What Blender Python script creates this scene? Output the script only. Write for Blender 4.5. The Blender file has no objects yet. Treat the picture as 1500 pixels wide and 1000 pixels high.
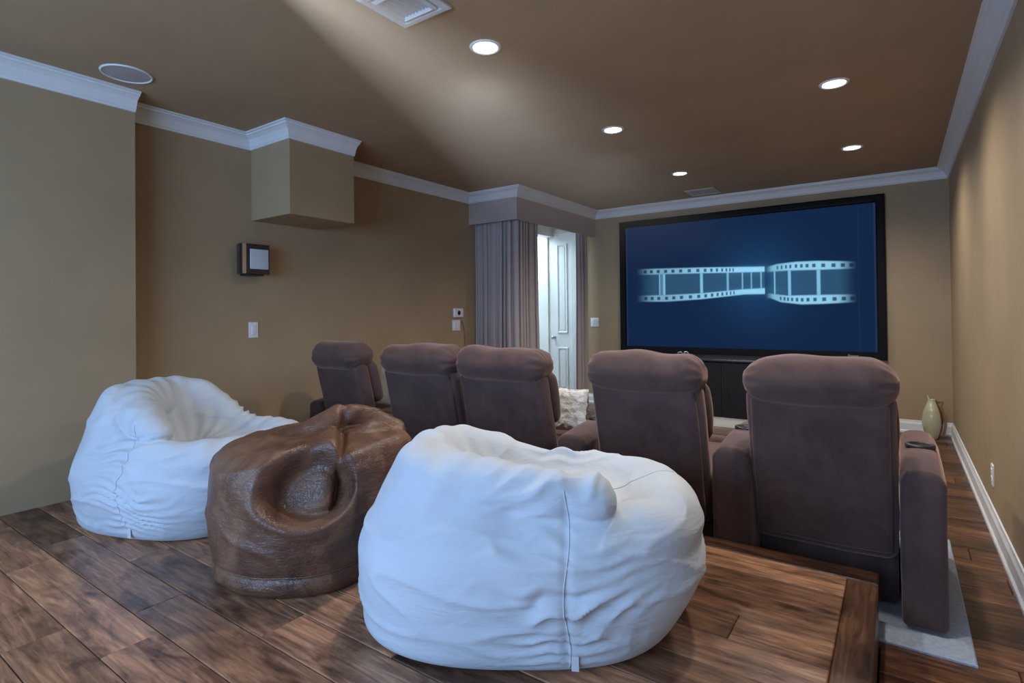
import bpy, bmesh, math, random
import numpy as np
from mathutils import Vector, Matrix, noise
from mathutils.bvhtree import BVHTree

random.seed(7)
SC = bpy.context.scene
COL = SC.collection
PI = math.pi

# ------------------------------------------------------------------ camera
F_PX, YAW, PITCH, ROLL, CY = 808.13, 0.610437, 0.009304, -0.0110166, 451.06
cam_d = bpy.data.cameras.new('camera')
cam = bpy.data.objects.new('camera', cam_d)
COL.objects.link(cam)
cam_d.sensor_width = 36.0
cam_d.lens = F_PX / 1500.0 * 36.0
cam_d.shift_y = -(500.0 - CY) / 1500.0
cam_d.clip_start = 0.02
fw = Vector((-math.sin(YAW) * math.cos(PITCH), math.cos(YAW) * math.cos(PITCH), math.sin(PITCH)))
rt = Vector((math.cos(YAW), math.sin(YAW), 0))
up = rt.cross(fw)
r2 = rt * math.cos(ROLL) + up * math.sin(ROLL)
u2 = -rt * math.sin(ROLL) + up * math.cos(ROLL)
M = Matrix((r2, u2, -fw)).transposed().to_4x4()
M.translation = Vector((0, 0, 1.2))
cam.matrix_world = M
SC.camera = cam

# ------------------------------------------------------------------ world, daylight, exposure
w = bpy.data.worlds.new('World'); SC.world = w
w.use_nodes = True
bg = w.node_tree.nodes['Background']
bg.inputs[0].default_value = (0.55, 0.75, 1.0, 1)
bg.inputs[1].default_value = 1.2
SC.view_settings.view_transform = 'Standard'
SC.view_settings.look = 'None'
SC.view_settings.gamma = 1.0
SC.view_settings.use_curve_mapping = False
SC.view_settings.exposure = 0.0


def area(name, loc, direction, sx, sy, energy, color):
    d = bpy.data.lights.new(name, 'AREA')
    d.shape = 'RECTANGLE'; d.size = sx; d.size_y = sy
    d.energy = energy; d.color = color
    o = bpy.data.objects.new(name, d); COL.objects.link(o)
    o.location = loc
    o.rotation_euler = Vector(direction).to_track_quat('-Z', 'Y').to_euler()
    return o


# daylight entering by the big window in the rear wall and by the hall beyond the curtain
area('window_daylight', (-1.65, -1.56, 1.42), (0, 1, -0.12), 3.2, 1.3, 128, (0.36, 0.60, 1.0))
area('hall_daylight', (-4.5, 6.0, 2.4), (0.1, 0, -1), 0.9, 0.9, 34, (0.66, 0.86, 1.0))
BEAM_W = 1050.0
LAMP_W, LAMP_C = 68.0, (1.0, 0.965, 0.92)

# ------------------------------------------------------------------ materials


def mat(name, color=(0.5, 0.5, 0.5), rough=0.5, metallic=0.0, spec=0.5, emis=None, estr=0.0, sheen=0.0, coat=0.0):
    m = bpy.data.materials.new(name); m.use_nodes = True
    b = m.node_tree.nodes['Principled BSDF']
    b.inputs['Base Color'].default_value = (*color, 1)
    b.inputs['Roughness'].default_value = rough
    b.inputs['Metallic'].default_value = metallic
    b.inputs['Specular IOR Level'].default_value = spec
    if emis:
        b.inputs['Emission Color'].default_value = (*emis, 1)
        b.inputs['Emission Strength'].default_value = estr
    if sheen:
        b.inputs['Sheen Weight'].default_value = sheen
        b.inputs['Sheen Roughness'].default_value = 0.45
    if coat:
        b.inputs['Coat Weight'].default_value = coat
        b.inputs['Coat Roughness'].default_value = 0.25
    return m


def N(m, t, **kw):
    n = m.node_tree.nodes.new(t)
    for k, v in kw.items():
        if hasattr(n, k):
            setattr(n, k, v)
        else:
            n.inputs[k].default_value = v
    return n


def L(m, a, b):
    m.node_tree.links.new(a, b)


def bsdf(m):
    return m.node_tree.nodes['Principled BSDF']


def ramp(m, fac, stops):
    r = N(m, 'ShaderNodeValToRGB')
    e = r.color_ramp.elements
    while len(e) < len(stops):
        e.new(0.5)
    for el, (p, c) in zip(e, stops):
        el.position = p; el.color = (*c, 1)
    L(m, fac, r.inputs[0])
    return r.outputs[0]


def coords(m, scale=(1, 1, 1), kind='Object', rnd=False):
    t = N(m, 'ShaderNodeTexCoord')
    mp = N(m, 'ShaderNodeMapping')
    mp.inputs['Scale'].default_value = scale
    L(m, t.outputs[kind], mp.inputs[0])
    if rnd:
        oi = N(m, 'ShaderNodeObjectInfo')
        mu = N(m, 'ShaderNodeMath', operation='MULTIPLY'); mu.inputs[1].default_value = 57.0
        L(m, oi.outputs['Random'], mu.inputs[0])
        cb = N(m, 'ShaderNodeCombineXYZ')
        L(m, mu.outputs[0], cb.inputs[0]); L(m, mu.outputs[0], cb.inputs[2])
        L(m, cb.outputs[0], mp.inputs['Location'])
    return mp.outputs[0]


def noise_tex(m, vec, scale, detail=4, rough=0.5, dist=0.0):
    n = N(m, 'ShaderNodeTexNoise')
    n.inputs['Scale'].default_value = scale
    n.inputs['Detail'].default_value = detail
    n.inputs['Roughness'].default_value = rough
    n.inputs['Distortion'].default_value = dist
    L(m, vec, n.inputs['Vector'])
    return n.outputs[0]


def bump(m, h, strength, dist=0.01, prev=None):
    b = N(m, 'ShaderNodeBump')
    b.inputs['Strength'].default_value = strength
    b.inputs['Distance'].default_value = dist
    L(m, h, b.inputs['Height'])
    if prev:
        L(m, prev, b.inputs['Normal'])
    L(m, b.outputs[0], bsdf(m).inputs['Normal'])
    return b.outputs[0]


def paint(name, c, rough=0.6, b=0.08, sc=140):
    m = mat(name, c, rough, spec=0.3)
    v = coords(m)
    n = noise_tex(m, v, 2.2, 3)
    k = 0.94
    L(m, ramp(m, n, [(0.3, tuple(x * k for x in c)), (0.7, tuple(min(1, x / k) for x in c))]), bsdf(m).inputs['Base Color'])
    bump(m, noise_tex(m, v, sc, 3), b, 0.002)
    return m


def wood(name, dark, mid, light, rough=0.3):
    m = mat(name, mid, rough, spec=0.5)
    v = coords(m, (1.4, 15, 15), rnd=True)
    g = noise_tex(m, v, 2.6, 8, 0.62, 1.1)
    v2 = coords(m, (1.6, 4.0, 4.0), rnd=True)
    big = noise_tex(m, v2, 2.4, 4, 0.6, 0.5)
    c1 = ramp(m, g, [(0.28, dark), (0.5, mid), (0.75, light)])
    c2 = ramp(m, big, [(0.32, (0.34, 0.30, 0.29)), (0.52, (1, 1, 1)), (0.75, (1.35, 1.25, 1.15))])
    mx = N(m, 'ShaderNodeMix', data_type='RGBA', blend_type='MULTIPLY'); mx.inputs[0].default_value = 1.0
    L(m, c1, mx.inputs[6]); L(m, c2, mx.inputs[7])
    oi = N(m, 'ShaderNodeObjectInfo')
    hs = N(m, 'ShaderNodeHueSaturation')
    mr = N(m, 'ShaderNodeMapRange'); mr.inputs[3].default_value = 0.5; mr.inputs[4].default_value = 1.55
    L(m, oi.outputs['Random'], mr.inputs[0]); L(m, mr.outputs[0], hs.inputs['Value'])
    L(m, mx.outputs[2], hs.inputs['Color'])
    L(m, hs.outputs[0], bsdf(m).inputs['Base Color'])
    p = bump(m, g, 0.18, 0.004)
    bump(m, noise_tex(m, coords(m, (4, 9, 9), rnd=True), 3.0, 2), 0.22, 0.012, p)
    return m


MAT = {}
MAT['wall'] = paint('wall_paint', (0.38, 0.272, 0.162))
MAT['ceil'] = paint('ceiling_paint', (0.40, 0.275, 0.162), 0.7)
MAT['white'] = paint('white_gloss_paint', (0.74, 0.74, 0.74), 0.3, 0.02)
MAT['hallwhite'] = paint('hall_white_paint', (0.82, 0.83, 0.82), 0.5, 0.03)
MAT['plastic'] = mat('white_plastic', (0.75, 0.76, 0.78), 0.35)
MAT['dark_plastic'] = mat('black_plastic', (0.012, 0.012, 0.014), 0.4)
MAT['wood'] = wood('oak_floor', (0.030, 0.012, 0.007), (0.095, 0.040, 0.020), (0.21, 0.098, 0.045), 0.30)
MAT['wood_deck_lit'] = wood('oak_deck_lit', (0.095, 0.046, 0.029), (0.27, 0.132, 0.074), (0.48, 0.26, 0.145), 0.36)  # paler than the lower floor: daylight sheen on the platform put into the colour
MAT['wood_dark'] = wood('dark_border_wood', (0.022, 0.010, 0.006), (0.060, 0.027, 0.014), (0.12, 0.058, 0.030), 0.35)
MAT['subfloor'] = paint('subfloor_dark', (0.012, 0.007, 0.005), 0.7)

m = mat('brown_microfibre', (0.066, 0.034, 0.029), 0.85, spec=0.15, sheen=0.5)
v = coords(m)
n = noise_tex(m, v, 7, 4, 0.6, 0.6)
L(m, ramp(m, n, [(0.3, (0.066, 0.041, 0.039)), (0.7, (0.102, 0.064, 0.058))]), bsdf(m).inputs['Base Color'])
bsdf(m).inputs['Sheen Tint'].default_value = (0.85, 0.55, 0.45, 1)
bump(m, noise_tex(m, v, 420, 2), 0.25, 0.002)
MAT['fabric'] = m

m = mat('white_canvas', (0.80, 0.79, 0.75), 0.75, spec=0.25, sheen=0.15)
v = coords(m)
L(m, ramp(m, noise_tex(m, v, 3, 3), [(0.3, (0.48, 0.515, 0.56)), (0.7, (0.54, 0.575, 0.62))]), bsdf(m).inputs['Base Color'])
p = bump(m, noise_tex(m, v, 520, 2), 0.12, 0.001)
bump(m, noise_tex(m, coords(m, (3, 3, 9)), 3.0, 4, 0.55, 0.6), 0.25, 0.02, p)
MAT['canvas'] = m
MAT['canvas_seam'] = mat('white_stitching', (0.54, 0.55, 0.57), 0.8)

m = mat('brown_leather', (0.11, 0.048, 0.026), 0.38, spec=0.5)
v = coords(m)
n1 = noise_tex(m, v, 5.5, 6, 0.62, 0.8)
L(m, ramp(m, n1, [(0.28, (0.055, 0.025, 0.015)), (0.5, (0.125, 0.058, 0.034)), (0.74, (0.23, 0.12, 0.07))]), bsdf(m).inputs['Base Color'])
L(m, ramp(m, n1, [(0.3, (0.30, 0.30, 0.30)), (0.7, (0.50, 0.50, 0.50))]), bsdf(m).inputs['Roughness'])
vo = N(m, 'ShaderNodeTexVoronoi', feature='DISTANCE_TO_EDGE')
vo.inputs['Scale'].default_value = 52
dn = N(m, 'ShaderNodeVectorMath', operation='ADD')
nz = N(m, 'ShaderNodeTexNoise'); nz.inputs['Scale'].default_value = 9
L(m, v, nz.inputs['Vector'])
sc_ = N(m, 'ShaderNodeVectorMath', operation='SCALE'); sc_.inputs['Scale'].default_value = 0.22
L(m, nz.outputs['Color'], sc_.inputs[0])
L(m, v, dn.inputs[0]); L(m, sc_.outputs[0], dn.inputs[1])
L(m, dn.outputs[0], vo.inputs['Vector'])
cr = ramp(m, vo.outputs['Distance'], [(0.0, (0, 0, 0)), (0.12, (1, 1, 1))])
p = bump(m, cr, 0.26, 0.004)
bump(m, noise_tex(m, coords(m, (1, 1, 3)), 14, 5, 0.6, 0.8), 0.4, 0.012, p)
MAT['leather'] = m

m = mat('taupe_curtain', (0.44, 0.37, 0.355), 0.85, spec=0.15, sheen=0.15)
bump(m, noise_tex(m, coords(m, (1, 1, 0.05)), 300, 2), 0.2, 0.002)
MAT['curtain'] = m
m = paint('taupe_valance', (0.46, 0.385, 0.345), 0.85, 0.25, 500)
MAT['valance'] = m
m = mat('black_screen_frame', (0.004, 0.004, 0.005), 0.7, spec=0.2)
bump(m, noise_tex(m, coords(m), 600, 2), 0.2, 0.001)
MAT['frame'] = m
m = mat('black_speaker_cloth', (0.018, 0.018, 0.022), 0.8, spec=0.2)
bump(m, noise_tex(m, coords(m), 500, 2), 0.3, 0.001)
MAT['cloth'] = m
m = mat('console_top_lacquer', (0.035, 0.032, 0.032), 0.3)
bump(m, noise_tex(m, coords(m, (1, 8, 1)), 30, 3), 0.03, 0.001)
MAT['lacquer'] = m
m = mat('pale_mat', (0.48, 0.50, 0.54), 0.95, spec=0.1)
v = coords(m)
L(m, ramp(m, noise_tex(m, v, 60, 3), [(0.3, (0.36, 0.41, 0.50)), (0.7, (0.46, 0.52, 0.60))]), bsdf(m).inputs['Base Color'])
bump(m, noise_tex(m, v, 350, 3), 0.6, 0.004)
MAT['rug'] = m
m = mat('fluffy_white', (0.78, 0.77, 0.74), 0.95, spec=0.1, sheen=0.4)
bump(m, noise_tex(m, coords(m), 90, 4, 0.7), 0.9, 0.012)
MAT['fluff'] = m
m = mat('cream_glaze', (0.50, 0.47, 0.32), 0.14, spec=0.6, coat=0.5)
L(m, ramp(m, noise_tex(m, coords(m), 6, 3), [(0.3, (0.44, 0.42, 0.27)), (0.7, (0.56, 0.53, 0.38))]), bsdf(m).inputs['Base Color'])
MAT['cream'] = m
m = mat('brown_glaze', (0.085, 0.032, 0.010), 0.18, spec=0.6, coat=0.5)
L(m, ramp(m, noise_tex(m, coords(m), 9, 3), [(0.3, (0.06, 0.02, 0.007)), (0.7, (0.17, 0.075, 0.026))]), bsdf(m).inputs['Base Color'])
MAT['brownglaze'] = m
MAT['tanglaze'] = mat('tan_glaze', (0.27, 0.17, 0.10), 0.3)
MAT['lens'] = mat('lamp_lens', (0.9, 0.9, 0.9), 0.4, emis=(1.0, 0.96, 0.88), estr=14.0)
MAT['chrome'] = mat('satin_metal', (0.55, 0.55, 0.56), 0.3, metallic=1.0)
MAT['grille'] = mat('grey_grille', (0.42, 0.39, 0.37), 0.7)
bump(MAT['grille'], noise_tex(MAT['grille'], coords(MAT['grille']), 700, 1), 0.4, 0.001)
MAT['vent'] = mat('vent_white', (0.62, 0.63, 0.65), 0.4)
MAT['vent_dark'] = mat('vent_duct_dark', (0.03, 0.03, 0.035), 0.7)
MAT['tan_vent'] = mat('vent_tan', (0.58, 0.52, 0.45), 0.6)
MAT['spk_front'] = mat('pale_grille_cloth', (0.50, 0.56, 0.62), 0.6)
MAT['spk_body'] = mat('gloss_black', (0.012, 0.012, 0.016), 0.18, coat=0.5)
MAT['glass'] = mat('window_glass', (0.9, 0.95, 1.0), 0.0)
bsdf(MAT['glass']).inputs['Transmission Weight'].default_value = 1.0
MAT['logo'] = mat('logo_grey', (0.13, 0.15, 0.16), 0.5)
MAT['gold'] = mat('pale_metal', (0.45, 0.42, 0.36), 0.35, metallic=0.8)

# ------------------------------------------------------------------ mesh helpers


def tag(o, label=None, cat=None, group=None, kind=None):
    if label: o['label'] = label
    if cat: o['category'] = cat
    if group: o['group'] = group
    if kind: o['kind'] = kind
    return o


def obj(name, vf, m, parent=None, smooth=False, angle=None):
    me = bpy.data.meshes.new(name)
    me.from_pydata([tuple(map(float, p)) for p in vf[0]], [], vf[1])
    me.update()
    if m is not None:
        me.materials.append(MAT[m] if isinstance(m, str) else m)
    if smooth:
        me.polygons.foreach_set('use_smooth', [True] * len(me.polygons))
        if angle:
            me.set_sharp_from_angle(angle=math.radians(angle))
    o = bpy.data.objects.new(name, me); COL.objects.link(o)
    if parent is not None: o.parent = parent
    return o


def empty(name, loc=(0, 0, 0), rz=0.0):
    o = bpy.data.objects.new(name, None); COL.objects.link(o)
    o.empty_display_size = 0.1
    o.location = loc; o.rotation_euler = (0, 0, rz)
    return o


def join(*parts):
    V, Fc = [], []
    for v_, f_ in parts:
        k = len(V)
        V += [tuple(p) for p in v_]
        Fc += [tuple(i + k for i in q) for q in f_]
    return V, Fc


def box(x0, x1, y0, y1, z0, z1):
    V = [(x, y, z) for z in (z0, z1) for y in (y0, y1) for x in (x0, x1)]
    return V, [(0, 2, 3, 1), (4, 5, 7, 6), (0, 1, 5, 4), (2, 6, 7, 3), (0, 4, 6, 2), (1, 3, 7, 5)]


def cbox(x0, x1, y0, y1, z0, z1, c=0.003):
    """box with a chamfered top rim"""
    V = [(x0, y0, z0), (x1, y0, z0), (x1, y1, z0), (x0, y1, z0),
         (x0, y0, z1 - c), (x1, y0, z1 - c), (x1, y1, z1 - c), (x0, y1, z1 - c),
         (x0 + c, y0 + c, z1), (x1 - c, y0 + c, z1), (x1 - c, y1 - c, z1), (x0 + c, y1 - c, z1)]
    Fc = [(3, 2, 1, 0), (8, 9, 10, 11)]
    for k in (0, 4):
        for i in range(4):
            j = (i + 1) % 4
            Fc.append((k + i, k + j, k + 4 + j, k + 4 + i))
    return V, Fc


def rbox(hx, hy, hz, r, k=4, m_=6, puff=0.0):
    """rounded box centred at the origin, outer half sizes hx hy hz"""
    r = min(r, hx, hy, hz)

    def axis(h):
        i = h - r
        a = [-(i + r * math.cos(t * PI / 2 / k)) for t in range(k)]
        b = [-i + 2 * i * t / m_ for t in range(m_ + 1)]
        # angle-coded so that the rounding is even
        return [('e', -1, t / k) for t in range(k)] + [('i', 0, x) for x in b] + [('e', 1, t / k) for t in range(k - 1, -1, -1)]
    ax = [axis(hx), axis(hy), axis(hz)]
    inn = [hx - r, hy - r, hz - r]
    V, Fc, idx = [], [], {}

    def coord(a, c):
        # returns (clamped inner coordinate, outward tangent offset)
        if c[0] == 'i':
            return c[2], 0.0
        return c[1] * inn[a], c[1] * math.tan((1 - c[2]) * PI / 4)

    def vert(ijk):
        if ijk in idx: return idx[ijk]
        base, d = [], []
        for a in range(3):
            b_, t_ = coord(a, ax[a][ijk[a]])
            base.append(b_); d.append(t_)
        l = math.sqrt(sum(x * x for x in d)) or 1
        p_ = [base[a] + r * d[a] / l for a in range(3)]
        if puff:
            for a, h in ((0, hx), (1, hy), (2, hz)):
                o1, o2 = [(q, hh) for q, hh in ((0, hx), (1, hy), (2, hz)) if q != a]
                g = (1 - min(1, (p_[o1[0]] / o1[1]) ** 2)) * (1 - min(1, (p_[o2[0]] / o2[1]) ** 2))
                p_[a] += puff * g * (p_[a] / h)
        idx[ijk] = len(V); V.append(tuple(p_))
        return idx[ijk]
    n = [len(a) - 1 for a in ax]
    for a in range(3):
        b, c = (a + 1) % 3, (a + 2) % 3
        for side in (0, n[a]):
            for i in range(n[b]):
                for j in range(n[c]):
                    q = []
                    for (di, dj) in ((0, 0), (1, 0), (1, 1), (0, 1)):
                        t = [0, 0, 0]; t[a] = side; t[b] = i + di; t[c] = j + dj
                        q.append(vert(tuple(t)))
                    if side == 0: q = q[::-1]
                    if len(set(q)) > 2: Fc.append(tuple(q))
    return V, Fc


def xf(vf, fn):
    return [fn(*p) for p in vf[0]], vf[1]


def move(vf, dx, dy, dz):
    return xf(vf, lambda x, y, z: (x + dx, y + dy, z + dz))


def tube(path, rad, n=8, closed_ends=True):
    P = [Vector(p) for p in path]
    R_ = rad if isinstance(rad, (list, tuple)) else [rad] * len(P)
    V, Fc = [], []
    ref = Vector((0, 0, 1))
    t0 = (P[1] - P[0]).normalized()
    if abs(t0.dot(ref)) > 0.9: ref = Vector((1, 0, 0))
    nx = t0.cross(ref).normalized()
    for i, p_ in enumerate(P):
        t = (P[min(i + 1, len(P) - 1)] - P[max(i - 1, 0)]).normalized()
        nx = (nx - t * nx.dot(t)).normalized()
        ny = t.cross(nx)
        for k in range(n):
            a = 2 * PI * k / n
            V.append(tuple(p_ + (nx * math.cos(a) + ny * math.sin(a)) * R_[i]))
    for i in range(len(P) - 1):
        for k in range(n):
            j = (k + 1) % n
            Fc.append((i * n + k, i * n + j, (i + 1) * n + j, (i + 1) * n + k))
    if closed_ends:
        Fc.append(tuple(range(n))[::-1])
        Fc.append(tuple(range((len(P) - 1) * n, len(P) * n)))
    return V, Fc


def lathe(prof, n=32, cap=False):
    V, Fc = [], []
    for (r, z) in prof:
        for k in range(n):
            a = 2 * PI * k / n
            V.append((r * math.cos(a), r * math.sin(a), z))
    for i in range(len(prof) - 1):
        for k in range(n):
            j = (k + 1) % n
            Fc.append((i * n + k, i * n + j, (i + 1) * n + j, (i + 1) * n + k))
    if cap:
        Fc.append(tuple(range(n))[::-1]); Fc.append(tuple(range((len(prof) - 1) * n, len(prof) * n)))
    return V, Fc


def sweep(path, prof, side=1):
    """sweep profile (out, z) along a horizontal polyline with mitred corners; out is to the right (side=1) of travel"""
    P = [Vector((p[0], p[1], 0)) for p in path]
    V, Fc = [], []
    n = len(prof)
    loop = (P[0] - P[-1]).length < 1e-6      # closed frames are mitred at every corner
    for i, p_ in enumerate(P):
        ns = []
        if loop and i in (0, len(P) - 1):
            for d in ((P[-1] - P[-2]).normalized(), (P[1] - P[0]).normalized()):
                ns.append(Vector((d.y, -d.x, 0)) * side)
        elif i > 0:
            d = (P[i] - P[i - 1]).normalized(); ns.append(Vector((d.y, -d.x, 0)) * side)
        if i < len(P) - 1 and not (loop and i == 0):
            d = (P[i + 1] - P[i]).normalized(); ns.append(Vector((d.y, -d.x, 0)) * side)
        if len(ns) == 2:
            b = (ns[0] + ns[1]); b = b / max(1e-6, b.dot(ns[0]))
        else:
            b = ns[0]
        for (o_, z) in prof:
            q = p_ + b * o_
            V.append((q.x, q.y, z))
    for i in range(len(P) - 1):
        for k in range(n):
            j = (k + 1) % n
            Fc.append((i * n + k, i * n + j, (i + 1) * n + j, (i + 1) * n + k))
    if not loop:
        Fc.append(tuple(range(n))); Fc.append(tuple(range((len(P) - 1) * n, len(P) * n))[::-1])
    return V, Fc


def fix_normals(o):
    bm = bmesh.new(); bm.from_mesh(o.data)
    bmesh.ops.recalc_face_normals(bm, faces=bm.faces)
    bm.to_mesh(o.data); bm.free()
    return o


# ------------------------------------------------------------------ room dimensions
XR, XL, XL1 = 0.41, -3.92, -3.725      # right wall, left wall, projecting rear piece of the left wall
YF, YB, Y1 = 6.61, -1.6, 1.41          # front wall, rear wall, end of the projecting piece
ZC = 2.53                              # ceiling at the walls
PLZ, PLY, PLX = 0.205, 2.505, -0.072   # seating platform: height, front edge, right edge
VX, VY = -3.27, 4.78                   # curtain valance corner

# ------------------------------------------------------------------ setting: walls
struct = lambda o, label, cat: tag(o, label, cat, kind='structure')
struct(obj('wall_right', box(XR, XR + .12, YB - .12, YF + .12, -.05, ZC), 'wall'), 'tan painted wall beside the walkway with the long white baseboard', 'wall')
struct(obj('wall_front', join(box(-3.49, XR, YF, YF + .12, -.05, ZC), box(XL - 1.4, -3.49, YF, YF + .12, 2.3, ZC),
                              box(XL - 1.4, -4.02, YF, YF + .12, -.05, 2.3)), 'wall'), 'tan painted wall that carries the film screen', 'wall')
struct(obj('wall_left', join(box(XL - .12, XL, Y1, 5.25, -.05, ZC), box(XL - .12, XL1, YB - .12, Y1, -.05, ZC)), 'wall'), 'tan painted wall with a projecting piece behind the beanbags', 'wall')
wx0, wx1, wz0, wz1 = -3.35, 0.05, 0.72, 2.15
struct(obj('wall_back', join(box(XL - .12, wx0, YB - .12, YB, -.05, ZC), box(wx1, XR + .12, YB - .12, YB, -.05, ZC),
                             box(wx0, wx1, YB - .12, YB, -.05, wz0), box(wx0, wx1, YB - .12, YB, wz1, ZC)), 'wall'),
       'tan painted wall with the big daylight window', 'wall')
wn = struct(obj('window_1', join(box(wx0, wx1, YB - .1, YB - .04, wz0, wz0 + .06), box(wx0, wx1, YB - .1, YB - .04, wz1 - .06, wz1),
                                 box(wx0, wx0 + .06, YB - .1, YB - .04, wz0, wz1), box(wx1 - .06, wx1, YB - .1, YB - .04, wz0, wz1),
                                 box(-1.68, -1.62, YB - .1, YB - .04, wz0, wz1)), 'white'), 'white framed daylight window in the rear wall', 'window')
for a, b in ((wx0 + .06, -1.68), (-1.62, wx1 - .06)):
    obj('pane', box(a, b, YB - .075, YB - .069, wz0 + .06, wz1 - .06), 'glass', wn)

# hall behind the curtain
struct(obj('wall_hall', join(box(XL - 1.5, XL - 1.4, 5.1, 7.0, -.05, 2.6), box(XL - 1.4, XL - .12, 5.1, 5.2, -.05, 2.6),
                             box(XL - 1.4, XL - .12, 5.1, YF, 2.5, 2.6)), 'hallwhite'), 'white painted hall walls beyond the curtain', 'wall')
struct(obj('wall_entry_lining', join(box(XL - .12, XL, 5.25, YF, 2.25, ZC), box(-4.02, -3.50, YF - .022, YF - .001, 2.36, ZC), box(-4.04, XL + .004, 5.25, 5.26, 0, 2.25), box(-4.60, -4.02, YF - .012, YF, 0, 2.3)), 'hallwhite'),
       'white lining of the opening behind the curtain', 'wall')
# narrow panelled door in the front wall, seen between curtain and valance end
door = struct(obj('door_1', box(-4.0, -3.625, YF + .012, YF + .05, 0.01, 2.28), 'hallwhite'), 'narrow white panelled door seen past the open curtain', 'door')
for z0, z1 in ((0.14, 0.72), (0.92, 2.14)):
    x0, x1 = -3.86, -3.70
    fr = sweep([(x0, z0), (x1, z0), (x1, z1), (x0, z1), (x0, z0)], [(0, 0), (0, .012), (.008, .018), (.02, .012), (.03, 0)], -1)
    obj('panel_moulding', xf(fr, lambda x, y, z: (x, YF + .012 - z, y)), 'hallwhite', door)
    obj('panel', xf(cbox(x0 + .035, x1 - .035, z0 + .035, z1 - .035, -.002, .010, .006), lambda x, y, z: (x, YF + .012 - z, y)), 'hallwhite', door)
kn = lathe([(0, 0), (.022, .0), (.022, .006), (.010, .010), (.010, .03), (.024, .04), (.026, .052), (.018, .064), (0, .066)], 16)
obj('knob', xf(kn, lambda x, y, z: (-3.915 + x, YF + .012 - z, .86 + y)), 'chrome', door, True)
struct(obj('trim_1', join(box(-3.625, -3.50, YF - .02, YF + .06, 0, 2.28), box(-4.02, -4.0, YF - .015, YF + .06, 0, 2.28),
                          box(-4.02, -3.50, YF - .02, YF + .06, 2.28, 2.36)), 'hallwhite'), 'white casing around the narrow panelled door', 'door casing')

# ------------------------------------------------------------------ ceiling
struct(obj('ceiling', box(XL - .12, XR + .12, YB - .12, YF + .12, ZC, ZC + .06), 'ceil'), 'flat brown painted ceiling', 'ceiling')


def ceil_at(x, y):
    return ZC, Vector((0, 0, -1))


# box built out of the left wall under the ceiling
struct(obj('wall_soffit', box(XL - .02, -3.435, 2.245, 2.795, 1.906, ZC), 'wall'), 'tan square boxed-out soffit hanging high on the wall', 'soffit')

# ------------------------------------------------------------------ crown mouldings and baseboards
crown = [(-.01, 2.425), (.012, 2.425), (.016, 2.436), (.020, 2.440), (.026, 2.462), (.042, 2.488), (.064, 2.503), (.076, 2.507), (.078, 2.516), (.092, 2.518), (.092, 2.529), (-.01, 2.529)]


def trim(n_, path, prof, label, side=1, cat='crown moulding', name='trim'):
    o = obj('%s_%s' % (name, n_), sweep(path, prof, side), 'white')
    fix_normals(o)
    return struct(o, label, cat)


trim(2, [(XL1, YB), (XL1, Y1)], crown, 'white crown moulding on the projecting wall piece near the round ceiling speaker')
trim(3, [(XL, Y1), (XL, 2.245), (-3.435, 2.245), (-3.435, 2.795)], crown, 'white crown moulding wrapping round the boxed soffit')
trim(4, [(XL, 2.795), (XL, VY), (VX, VY), (VX, YF), (XR, YF), (XR, YB)], crown, 'long white crown moulding over valance, screen and right wall')
bprof = [(-.005, .0), (.026, .0), (.026, .018), (.018, .030), (.016, .090), (.012, .100), (.009, .108), (.007, .122), (-.005, .125)]
trim('front', [(-3.49, YF), (XR, YF)], bprof, 'white stepped baseboard along the screen wall', cat='baseboard', name='baseboard')
trim('right', [(XR, YF), (XR, YB)], bprof, 'white stepped baseboard along the walkway wall', cat='baseboard', name='baseboard')

# ------------------------------------------------------------------ floors
fl = struct(obj('floor', box(XL - 1.5, XR + .12, YB - .12, 7.0, -.08, -.018), 'subfloor'), 'dark brown plank floor at the lower level', 'floor')


def lay(x0, x1, y0, y1, pitch, z0, z1, parent, mt, first=None):
    y = y1
    row = 0
    while y > y0 + .01:
        ya = max(y - pitch, y0)
        x = x0 - random.uniform(0, .9) if first is None else x0 - first[row % len(first)]
        while x < x1:
            ln = random.choice([.62, .8, .95, 1.15, 1.3])
            a, b = max(x, x0), min(x + ln, x1)
            if b - a > .03:
                cx, cy_ = (a + b) / 2, (ya + y) / 2
                hx, hy = (b - a) / 2 - .001, (y - ya) / 2 - .001
                key = (round(hx, 3), round(hy, 3), mt)
                if key not in PLK:
                    o = obj('plank', cbox(-hx, hx, -hy, hy, z0 - z1, 0, .003), mt, parent)
                    PLK[key] = o.data
                else:
                    o = bpy.data.objects.new('plank', PLK[key]); COL.objects.link(o); o.parent = parent
                o.location = (cx, cy_, z1)
            x += ln
        y = ya
        row += 1


PLK = {}
lay(PLX + .002, XR, YB, 2.36, .16, -.018, 0, fl, 'wood')
lay(XL, XR, 2.36, YF, .16, -.018, 0, fl, 'wood')
struct(obj('floor_hall', box(XL - 1.4, XL - .002, 5.2, YF, -.018, .0), 'rug'), 'pale carpet of the hall beyond the curtain', 'floor')

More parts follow.
